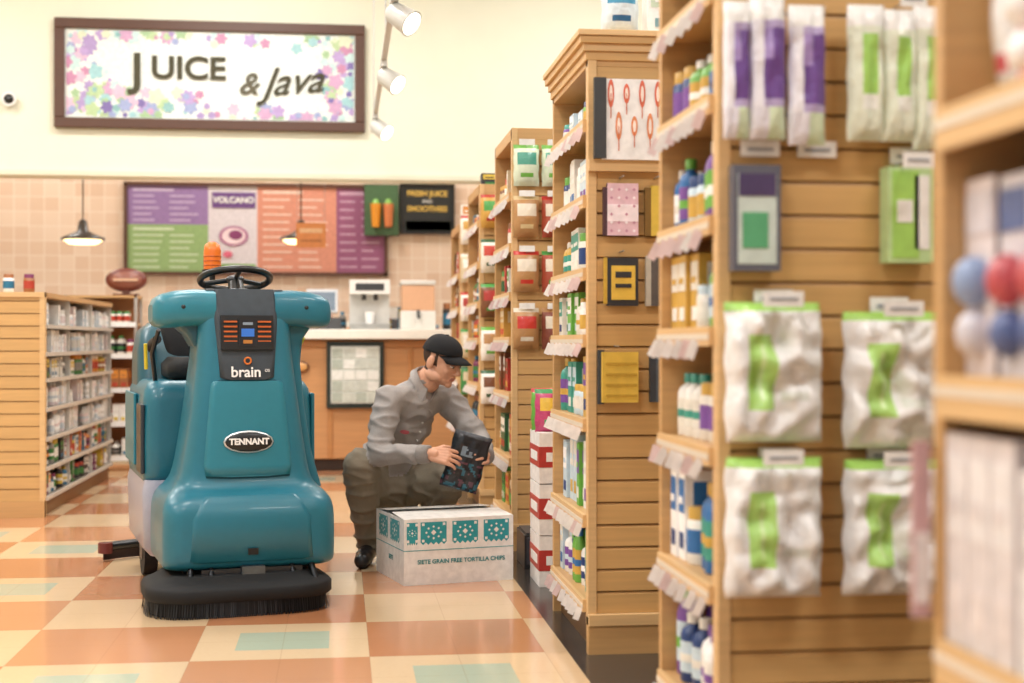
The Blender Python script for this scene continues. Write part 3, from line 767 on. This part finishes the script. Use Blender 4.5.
for a in (.5,2.64,4.71):
    p=Vector(wc)+Rw@Vector((.14*math.cos(a),.14*math.sin(a),0)); mb.tube([wc,tuple(p)],.011,BLK,GLOSS,8)
mb.ell(wc,(.04,.04,.02),GRY); mb.tube([wc,(0,.36,1.22)],[.03,.045],BLK,GLOSS,14); mb.ell((0,.35,1.265),(.09,.09,.03),GRY); mb.obj('steering_wheel',rb)
mb=MB(); mb.box(-.16,.16,.2,.42,1.270,1.285,GRY,GLOSS); mb.obj('dash',rb,bevel=.006)
mb=MB()
for s in(-1,1): mb.ell((s*.25,.165,1.21),(.010,.008,.009),BLK)
mb.box(-.02,.02,-.02,.0,.225,.25,BLK,GLOSS); mb.obj('sensors',rb)
mb=MB()
mb.box(-.26,.26,.08,1.3,.09,.20,BLK,MATTE); mb.box(-.20,.20,.0,.12,.10,.17,H('26282B'),GLOSS)
for x in (-.24,-.16,.16,.24): mb.tube([(x,.02,.17),(x*1.05,-.04,.10)],.014,H('26282B'),METAL,8)
mb.box(-.045,.045,-.03,.02,.135,.18,H('6A7076'),METAL)
mb.box(-.13,.13,-.05,.01,.10,.13,H('5A5E62'),GLOSS)
for x in (-.30,.30):
    mb.tube([(x-.03,1.05,.14),(x+.03,1.05,.14)],.14,H('202224'),MATTE,24); mb.tube([(x-.035,1.05,.14),(x+.035,1.05,.14)],.07,H('8A8C90'),METAL,16)
mb.tube([(-.04,.35,.11),(.04,.35,.11)],.11,H('202224'),MATTE,24)
mb.obj('chassis',rb)
mb=MB(); DK=H('101215'); dx=-.045
mb.loft([[(p[0]+dx,p[1],p[2]) for p in rr(w,a,.36,r,z,10)] for z,w,a,r in [(.060,.362,-.12,.17),(.068,.370,-.127,.17),(.105,.370,-.127,.17),(.117,.36,-.115,.16),(.128,.32,-.07,.14),(.150,.27,-.03,.10)]],DK,MATTE)
per=[(p[0]+dx,p[1],p[2]) for p in rr(.360,-.116,.34,.16,0,24)]
for i in range(len(per)):
    p=Vector(per[i]); q=Vector(per[(i+1)%len(per)]); L=(q-p).length; n=max(1,int(L/.008))
    for k in range(n):
        c=p+(q-p)*(k/n); o=(c-Vector((dx,.1,0))); o.z=0; o.normalize(); tq=Vector((-o.y,o.x,0))*.0032; e=o*random.uniform(0,.010)
        g=random.choice([H('202226'),H('2A2D32'),H('15161A')])
        mb.add([tuple(c-tq+Vector((0,0,.065))),tuple(c+tq+Vector((0,0,.065))),tuple(c+tq+e+Vector((0,0,.001))),tuple(c-tq+e+Vector((0,0,.001)))],[(0,1,2,3)],g,MATTE)
mb.loft([[(p[0]+dx,p[1],p[2]) for p in rr(w,a,.33,.15,z,10)] for z,w,a in [(.004,.345,-.10),(.065,.35,-.105)]],H('101114'),MATTE)
mb.obj('brush_deck',rb)
mb=MB()
mb.loft([rr(w,a,b,r,z) for z,w,a,b,r in smooth_secs([(.47,.36,.60,1.36,.06),(.50,.368,.57,1.38,.07),(.74,.368,.57,1.38,.07),(.86,.36,.58,1.38,.08),(.90,.33,.62,1.36,.08)],2)],TEAL,GLOSS)
mb.loft([rr(w,a,b,.08,z) for z,w,a,b in [(.80,.355,.95,1.38),(1.02,.35,1.02,1.40),(1.12,.33,1.06,1.40),(1.16,.28,1.10,1.36)]],TD,GLOSS)
mb.obj('recovery_tank',rb)
mb=MB(); mb.loft([rr(w,a,b,.06,z) for z,w,a,b in [(.14,.33,.62,1.30),(.18,.365,.58,1.36),(.43,.372,.56,1.38),(.475,.36,.57,1.38)]],LGY,GLOSS)
mb.obj('solution_tank',rb)
mb=MB(); mb.box(-.378,-.36,.60,.80,.50,.80,H('30363C'),GLOSS)
mb.box(-.384,-.37,.86,1.3,.52,.84,TEAL2,GLOSS); mb.box(.36,.378,.60,1.3,.50,.84,TEAL2,GLOSS)
mb.obj('side_panels',rb,bevel=.006)
mb=MB()
mb.box(-.33,.33,.42,.72,.30,.34,BLK,MATTE)
mb.loft([rr(w,a,b,.07,z) for z,w,a,b in [(.90,.22,.72,1.12),(.92,.25,.68,1.14),(.97,.25,.68,1.14),(1.0,.22,.71,1.12)]],BLK,MATTE)
secs=[rr(w,a,a+t,.05,z) for z,w,a,t in [(.98,.20,1.02,.10),(1.02,.24,1.01,.12),(1.15,.25,1.03,.11),(1.24,.22,1.05,.09),(1.27,.16,1.07,.06)]]
mb.loft(secs,H('1C1D20'),MATTE)
for s in(-1,1): mb.tube([(s*.28,1.08,.95),(s*.29,1.02,1.06),(s*.29,.78,1.08)],.02,BLK,MATTE,10)
mb.tube([(-.31,.66,.90),(-.33,.60,1.02),(-.31,.52,1.12)],.010,BLK,GLOSS,8)
mb.tube([(-.345,.70,.95),(-.35,.68,1.06)],.008,H('D8C030'),GLOSS,8)
mb.tube([(.27,.50,1.02),(.30,.48,1.09)],.012,H('C8D838'),GLOSS,8)
mb.obj('seat',rb)
mb=MB(); bx_=.03
mb.tube([(bx_,1.34,1.1),(bx_,1.34,1.42)],.014,BLK,GLOSS,10); mb.lathe(bx_,1.34,[(.05,1.40),(.05,1.42)],BLK)
mb.lathe(bx_,1.34,[(.042,1.42),(.042,1.51),(.036,1.54),(.015,1.555)],H('E8741A'),GLOSS,18)
for k in range(3): mb.torus((bx_,1.34,1.44+k*.022),.042,.003,H('C05A10'),GLOSS,None,20,6)
mb.obj('beacon',rb)
mb=MB(); pts=[(-.47+.94*t,1.52+.14*(1-(2*t-1)**2),.07) for t in [k/12 for k in range(13)]]
mb.tube(pts,.022,BLK,GLOSS,8); mb.loft([[(p[0],p[1]+o,z) for p in pts] for o,z in ((0,.06),(.01,.003))],H('3A2A28'),MATTE,cap=False,closed=False)
for s in(-1,1): mb.tube([(s*.46,1.52,.04),(s*.46,1.52,.09)],.035,H('6A2A26'),GLOSS,14); mb.tube([(s*.15,1.3,.2),(s*.2,1.6,.08)],.02,GRY,METAL,8)
mb.obj('squeegee',rb)

# ------------------------------------------------------------------ MAN
d=6.9; r=-100*d/1422
man=empty('crouching_man',(r*math.cos(A)+d*math.sin(A),-r*math.sin(A)+d*math.cos(A),0),-A,1.04)
def cap(bm_mb,p0,r0,p1,r1,n=14):
    p0=V(p0);p1=V(p1);dv=(p1-p0); L=dv.length; dv.normalize()
    pts=[];rad=[]
    for k in range(6):
        a=math.pi/2*(1-k/5)*.98; pts.append(p0-dv*r0*math.sin(a)); rad.append(r0*math.cos(a))
    for k in range(1,4): pts.append(p0+dv*L*k/4); rad.append(r0+(r1-r0)*k/4)
    for k in range(6):
        a=math.pi/2*(k/5)*.98; pts.append(p1+dv*r1*math.sin(a)); rad.append(r1*math.cos(a))
    up=V((0,0,1)) if abs(dv.z)<.9 else V((0,1,0)); e1=up.cross(dv).normalized(); e2=dv.cross(e1)
    bm_mb.loft([[tuple(p+e1*math.cos(t*2*math.pi/n)*q+e2*math.sin(t*2*math.pi/n)*q) for t in range(n)] for p,q in zip(pts,rad)],WHITE)
def remesh(mb,name,vox,smooth,parent,assign,wrinkle=None,fac=.5):
    me=bpy.data.meshes.new('tmp'); me.from_pydata(mb.v,[],mb.f); o=bpy.data.objects.new('tmp',me); link(o)
    m=o.modifiers.new('r','REMESH'); m.mode='VOXEL'; m.voxel_size=vox; m.use_smooth_shade=True
    if smooth: s=o.modifiers.new('s','SMOOTH'); s.iterations=smooth; s.factor=fac
    bpy.context.view_layer.update(); dg=bpy.context.evaluated_depsgraph_get()
    me2=bpy.data.meshes.new_from_object(o.evaluated_get(dg)); bpy.data.objects.remove(o)
    if wrinkle:
        nrm=[v.normal.copy() for v in me2.vertices]
        for v,nn in zip(me2.vertices,nrm): v.co=v.co+nn*wrinkle(v.co)
    me2.materials.clear()
    for M in MATS: me2.materials.append(M)
    ca=me2.color_attributes.new('Col','FLOAT_COLOR','CORNER'); data=[]
    for p in me2.polygons:
        c,mi=assign(p.center); p.material_index=mi; p.use_smooth=True; data.extend(list(c)*p.loop_total)
    ca.data.foreach_set('color',data); me2.update()
    o=bpy.data.objects.new(name,me2); return link(o,parent)
SHIRT=H('9E9894'); PANT=H('857B6A'); SK=H('D6A082'); SHOE=H('1E1F22')
f_=V((.7,-.7,0)).normalized(); rt=V((-.7,-.7,0)).normalized()
spine=V((.18,-.16,.47)).normalized()
Rt=Matrix((rt,-(spine.cross(rt)).normalized(),spine)).transposed()
P=V((-.13,.12,.35)); B=V((-.11,.09,.49)); C=V((-.055,.04,.64)); U=V((.005,-.005,.745)); N=V((.05,-.03,.83))
SR=V((-.095,-.135,.765)); ER=V((-.135,-.25,.52)); WR=V((.075,-.345,.53))
SL=V((.155,.105,.765)); EL=V((.32,.02,.56)); WL_=V((.345,-.19,.515))
HR=V((-.19,.06,.33)); KR=V((-.225,-.23,.47)); AR=V((-.205,-.03,.09))
HL=V((-.05,.18,.33)); KL=V((.20,-.02,.40)); AL=V((.02,.24,.10))
HD=V((.145,-.085,.940))
bones=[(P,B,'s'),(B,C,'s'),(C,U,'s'),(U,N,'s'),(SR,SL,'s'),(SR,ER,'s'),(ER,WR,'s'),(SL,EL,'s'),(EL,WL_,'s'),
       (N+V((.02,-.01,.035)),HD,'k'),(HR,KR,'p'),(KR,AR,'p'),(HL,KL,'p'),(KL,AL,'p'),(P-spine*.06,P-spine*.03,'p'),(HR,HL,'p')]
mb=MB()
mb.ell(P,(.155,.130,.12),WHITE,R=Rt); mb.ell(B,(.145,.115,.15),WHITE,R=Rt); mb.ell(C,(.165,.120,.17),WHITE,R=Rt); mb.ell(U,(.165,.105,.10),WHITE,R=Rt)
cap(mb,SR,.066,SL,.066); cap(mb,SR,.070,ER,.054); cap(mb,ER,.054,WR,.036); cap(mb,SL,.070,EL,.054); cap(mb,EL,.054,WL_,.036)
cap(mb,U,.085,N,.062); cap(mb,N,.056,HD-V((.01,-.01,.03)),.052)
cap(mb,HR,.105,KR,.074); cap(mb,KR,.074,AR,.052); cap(mb,KR+(AR-KR)*.2+V((.01,.03,0)),.070,KR+(AR-KR)*.5+V((.01,.03,0)),.064)
cap(mb,HL,.105,KL,.074); cap(mb,KL,.074,AL,.052)
def segd(p,a,b):
    ab=b-a; t=max(0,min(1,(p-a).dot(ab)/max(ab.length_squared,1e-9))); return (p-a-ab*t).length
rad={'s':.06,'k':.05,'p':.08}
def lab(p):
    best=None;bd=9
    for a,b,l in bones:
        dd=segd(p,a,b)-(.085 if l=='s' and (a in (P,B,C)) else rad[l])
        if dd<bd: bd=dd;best=l
    if best=='s' and p.z<.40 : return 'p'
    return best
def asg(p):
    l=lab(p)
    if l=='s': return SHIRT,CLOTH
    if l=='p': return PANT,CLOTH
    return SK,SKIN
def wr(p):
    l=lab(p)
    if l=='k': return 0
    q=V((p.x*7+p.z*5,p.y*7-p.z*4,p.z*15)); n1=noise.noise(q); n2=noise.noise(V((p.x*20+5,p.y*20+p.z*14,p.z*22)))
    w=(1-abs(n1)*2.2); w=max(0,w)**2
    for J in (ER,EL,KR,KL):
        dj=(p-J).length
        if dj<.11: w+= .35*(1-dj/.11)*max(0,math.sin(p.z*110+p.x*60+n1*4))
    return (.011 if l=='s' else .012)*w+.005*n2-.004
remesh(mb,'body',.008,3,man,asg,wr)
mb=MB()
COL=H('A6A09C')
fr=-(spine.cross(rt)).normalized()
if fr.dot(f_)<0: fr=-fr
nd=(HD-N).normalized(); nk=N+nd*.035
def chest(a,b,out=0):
    return C+rt*a+spine*b+fr*(.122*math.sqrt(max(.05,1-(a/.178)**2-(b/.25)**2))+.007+out)
n=22; secs=[]
e1=rt; e2=(nd.cross(rt)).normalized()
if e2.dot(fr)<0: e2=-e2
for hgt,rad_ in ((-.01,.063),(.016,.060),(.022,.065),(-.012,.080)):
    q=[]
    for k in range(n):
        a=math.radians(90+28+(360-56)*k/(n-1)); front=max(0,math.cos(a-math.radians(90)))
        q.append(tuple(nk+nd*(hgt-.028*front)+e1*rad_*math.cos(a)+e2*rad_*math.sin(a)))
    secs.append(q)
mb.loft(secs,COL,CLOTH,cap=False,closed=False)
for s in (-1,1):
    pts=[chest(s*.012,.150,.006),chest(s*.050,.120,.004),chest(s*.070,.165,.0),nk+rt*s*.066+fr*.02-nd*.015,nk+rt*s*.03+fr*.060-nd*.02]
    q=[tuple(p) for p in pts]; off=[tuple(p+fr*.005) for p in pts]
    mb.loft([q if s>0 else q[::-1],off if s>0 else off[::-1]],COL,CLOTH,smooth=False)
for z in range(5): mb.ell(tuple(chest(0,-.10+z*.045,.006)),(.005,.005,.005),H('C8C4BE'),GLOSS,None,8,6)
def patch(a0,pts,out,col,m):
    q=[chest(a0+a,b,out) for a,b in pts]; n=len(q); c=sum(q,V((0,0,0)))/n
    mb.add([tuple(c+fr*.002)]+[tuple(p) for p in q],[(0,1+i,1+(i+1)%n) for i in range(n)],col,m)
patch(.088,[(.022*math.cos(k*.45),.035+.010*math.sin(k*.45)) for k in range(14)],.016,H('B0505A'),PACK)
for a,b in ((ER,WR),(EL,WL_)):
    dd=(b-a).normalized(); mb.tube([tuple(b-dd*.02),tuple(b+dd*.030),tuple(b+dd*.031)],[.044,.040,.032],H('928D89'),CLOTH,18)
mb.obj('shirt_details',man)
def shoe(ank,dirv):
    m2=MB(); dv=V(dirv).normalized(); g=V((ank.x,ank.y,0))
    cap(m2,g-dv*.05+V((0,0,.05)),.042,g+dv*.10+V((0,0,.045)),.042); cap(m2,g+dv*.08+V((0,0,.04)),.042,g+dv*.17+V((0,0,.036)),.036)
    cap(m2,g+V((0,0,.06)),.045,V((g.x,g.y,.12)),.048)
    o=remesh(m2,'shoe',.008,2,man,lambda p:(SHOE,GLOSS) if p.z>.022 else (H('0E0E10'),MATTE))
    for v in o.data.vertices: v.co.z=max(v.co.z,.0)
shoe(AR,(-.05,-1,0)); shoe(AL,(.7,-.7,0))
Rh_y=-V((.86,-.50,-.36)).normalized()
Rh_x=Rh_y.cross(V((0,0,1))).normalized(); Rh_z=Rh_x.cross(Rh_y).normalized()
RH=Matrix((Rh_x,Rh_y,Rh_z)).transposed().to_4x4(); RH.translation=HD
mb=MB(); E=lambda c,r:mb.ell(c,r,WHITE,nu=20,nv=14)
E((0,.012,.03),(.073,.092,.088)); E((0,-.028,-.022),(.061,.060,.080)); E((0,-.030,-.068),(.047,.052,.038)); E((0,-.066,-.092),(.022,.018,.016))
for s in(-1,1):
    E((s*.075,.014,-.012),(.009,.019,.031)); E((s*.034,-.058,-.028),(.020,.018,.020)); E((s*.045,-.005,-.068),(.023,.045,.028))
    E((s*.009,-.097,-.034),(.007,.011,.007)); E((s*.026,-.078,.020),(.020,.012,.008))
cap(mb,(0,-.082,.010),.009,(0,-.107,-.028),.0100)
E((0,-.083,-.056),(.022,.009,.005)); E((0,-.080,-.066),(.019,.010,.006)); cap(mb,(0,.02,-.04),.052,(0,.035,-.12),.050)
def ah(p):
    if p.y<-.076 and abs(p.x)<.018 and -.070<p.z<-.053: return H('B87868'),SKIN
    ear=abs(p.x)>.071 and -.012<p.y<.040
    if not ear and ((p.y>.03 and p.z>-.055) or (p.y>-.012 and p.z>.0) or (p.y>-.016 and abs(p.x)>.05 and p.z>-.022)): return H('3E2A1E'),MATTE
    return SK,SKIN
hd=remesh(mb,'head',.0036,3,man,ah); hd.matrix_local=RH
mb=MB()
for s in(-1,1):
    mb.ell((s*.029,-.0775,-.000),(.0125,.0095,.0060),H('F0EAE4'),GLOSS,None,12,8); mb.ell((s*.029,-.0845,-.0015),(.0055,.0045,.0052),H('3A2A20'),GLOSS,None,10,6)
    mb.tube([(s*.013,-.090,.018),(s*.028,-.091,.023),(s*.046,-.080,.018)],[.003,.004,.002],H('4A3222'),MATTE,6)
    mb.tube([(s*.017,-.086,.005),(s*.029,-.088,.008),(s*.042,-.080,.004)],.0024,H('A87458'),SKIN,6)
o=mb.obj('eyes_and_brows',man); o.matrix_local=RH
mb=MB(); CB=H('141417')
secs=[]
for k in range(12):
    t=k/11*math.pi/2*.985; rx,ry,rz=.080,.099,.083
    secs.append([(rx*math.cos(t)**.8*math.cos(a*.2618),.012+ry*math.cos(t)**.8*math.sin(a*.2618),.036+rz*math.sin(t)-.010*math.sin(a*.2618)*(1-math.sin(t))) for a in range(24)])
mb.loft(secs,CB,CLOTH); mb.ell((0,.012,.120),(.008,.008,.005),CB)
top=[]
for i in range(13):
    a=math.radians(-66+132*i/12); x=.077*math.sin(a)
    y1=-.086*math.cos(a)+.012; y2=y1-.078*math.cos(a)**.6
    dz=-.020*(math.sin(a)**2); top.append([(x,y1+.012,.052+dz),(x*1.02,(y1+y2)/2,.046+dz*1.2),(x*1.0,y2,.034+dz*1.4)])
mb.loft(top,CB,CLOTH,cap=False,closed=False)
o=mb.obj('cap',man); o.matrix_local=RH
sd=o.modifiers.new('sol','SOLIDIFY'); sd.thickness=.003
def hand(name,wrist,xd,zd,thumb_s,curl):
    xd=V(xd).normalized(); zd=V(zd); zd=(zd-xd*zd.dot(xd)).normalized(); yd=zd.cross(xd).normalized()
    M=Matrix((xd,yd,zd)).transposed().to_4x4(); M.translation=wrist; m2=MB()
    cap(m2,(-.02,0,0),.024,(.02,0,0),.023)
    for y in (-.030,-.015,0,.015,.030): cap(m2,(.012,y*.7,0),.0135,(.082-abs(y)*.25,y,.0),.0125)
    for i,(y,L) in enumerate(((.030,.073),(.010,.082),(-.011,.075),(-.031,.058))):
        y*=thumb_s; p=V((.086-abs(y)*.2,y*1.08,0)); a=math.radians(curl[0]+i*4)
        for k,fr_ in enumerate((.45,.31,.24)):
            q=p+V((math.cos(a),y*1.0,-math.sin(a)))*L*fr_; cap(m2,p,.0090-.0008*k,q,.0083-.0008*k,10); p=q; a+=math.radians(curl[1+min(k,1)])
    p=V((.022,.026*thumb_s,-.006)); q=p+V((.028,.028*thumb_s,-.016)); r2=q+V((.026,.008*thumb_s,-.016)); t=r2+V((.022,-.002*thumb_s,-.010))
    cap(m2,p,.014,q,.0115,10); cap(m2,q,.0112,r2,.0100,10); cap(m2,r2,.0100,t,.0082,10)
    o=remesh(m2,name,.0032,1,man,lambda p:(SK,SKIN)); o.matrix_local=M
hand('hand_right',WR+V((.03,-.012,.003)),(.93,-.10,-.14),(.05,-.85,.5),1,(12,30,25))
hand('hand_left',WL_+V((.0,-.025,-.002)),(.02,-.9,.12),(.95,.05,.25),-1,(25,45,35))
mb=MB()
def cf(u,v):
    if v>.92: return H('2E3138')
    n=noise.noise(V((u*7,v*9,2)))
    if .60<v<.76 and .3<u<.72: return H('7A8A96') if n>0 else H('1A2430')
    if v<.5 and n>.25: return H('235F70')
    if v<.5 and n<-.32: return H('5A3440')
    return H('10131A')
mb.pillow(-.085,.085,0,-.13,.13,.028,cf,FILM,24,30,lump=.01,seed=3,pw=3)
o=mb.obj('snack_bag',man); o.location=(.262,-.318,.495); o.rotation_euler=(.1,.28,.12)

# ------------------------------------------------------------------ track lights
tl=empty('track_light',(.27,8.5,2.82)); mb=MB(); TWc=H('C8C8C2')
mb.box(-.017,.017,-3.2,3.4,-.012,.012,TWc,GLOSS)
for y in (-2.8,0,3.0): mb.tube([(0,y,.01),(0,y,1.87)],.004,H('BBBBBB'),METAL,6)
mb.obj('track',tl)
for i,y in enumerate((-1.35,.35,2.4)):
    mb=MB(); Rq=Matrix.Rotation(-.9,3,'Y')@Matrix.Rotation(-.5,3,'X'); c=V((.03,y,-.12))
    mb.tube([(0,y,-.01),(0,y,-.06)],.012,TWc,GLOSS,10); mb.box(-.02,.02,y-.05,y+.05,-.05,-.012,TWc,GLOSS)
    ax=Rq@V((0,0,-1))
    mb.tube([tuple(c-ax*.07),tuple(c-ax*.05),tuple(c+ax*.06),tuple(c+ax*.08)],[.035,.055,.065,.07],H('C4C4BE'),GLOSS,20); mb.tube([tuple(c+ax*.078),tuple(c+ax*.083)],.06,H('FFF8E8'),BULB,20)
    mb.obj('spot_head',tl)

# ------------------------------------------------------------------ lighting
def area(name,loc,sx,sy,power,col=(1,.985,.97),rot=(0,0,0)):
    l=bpy.data.lights.new(name,'AREA'); l.shape='RECTANGLE'; l.size=sx; l.size_y=sy; l.energy=power; l.color=col
    o=bpy.data.objects.new(name,l); o.location=loc; o.rotation_euler=rot; link(o)
for Y in (1.0,4.2,7.4,10.4):
    for X in (-4,-.9,2.4):
        mb=MB(); mb.box(-.65,.65,-.33,.33,0,.10,H('E8E8E4'),GLOSS); mb.box(-.6,.6,-.28,.28,-.004,0,WHITE,BULB); mb.obj('ceiling_light_fixture',None,0,(X,Y,4.6))
        area('fixture_lamp',(X,Y,4.58),1.2,.56,70)
for X in (-3.5,-.5,2.5): area('cafe_lamp',(X,13.7,4.3),1.2,.8,58,(1,.97,.92))
w=bpy.data.worlds.new('world'); scene.world=w; w.use_nodes=True
w.node_tree.nodes['Background'].inputs[0].default_value=(.95,.98,1,1); w.node_tree.nodes['Background'].inputs[1].default_value=.65

# ------------------------------------------------------------------ camera
cd=bpy.data.cameras.new('camera'); cam=bpy.data.objects.new('camera',cd); link(cam)
cam.location=(0,0,1.07); cam.rotation_euler=(math.pi/2,0,-A); cd.lens=50; cd.sensor_width=36
cd.dof.use_dof=True; cd.dof.focus_distance=5.95; cd.dof.aperture_fstop=1.9
scene.camera=cam
scene.view_settings.view_transform='Standard'
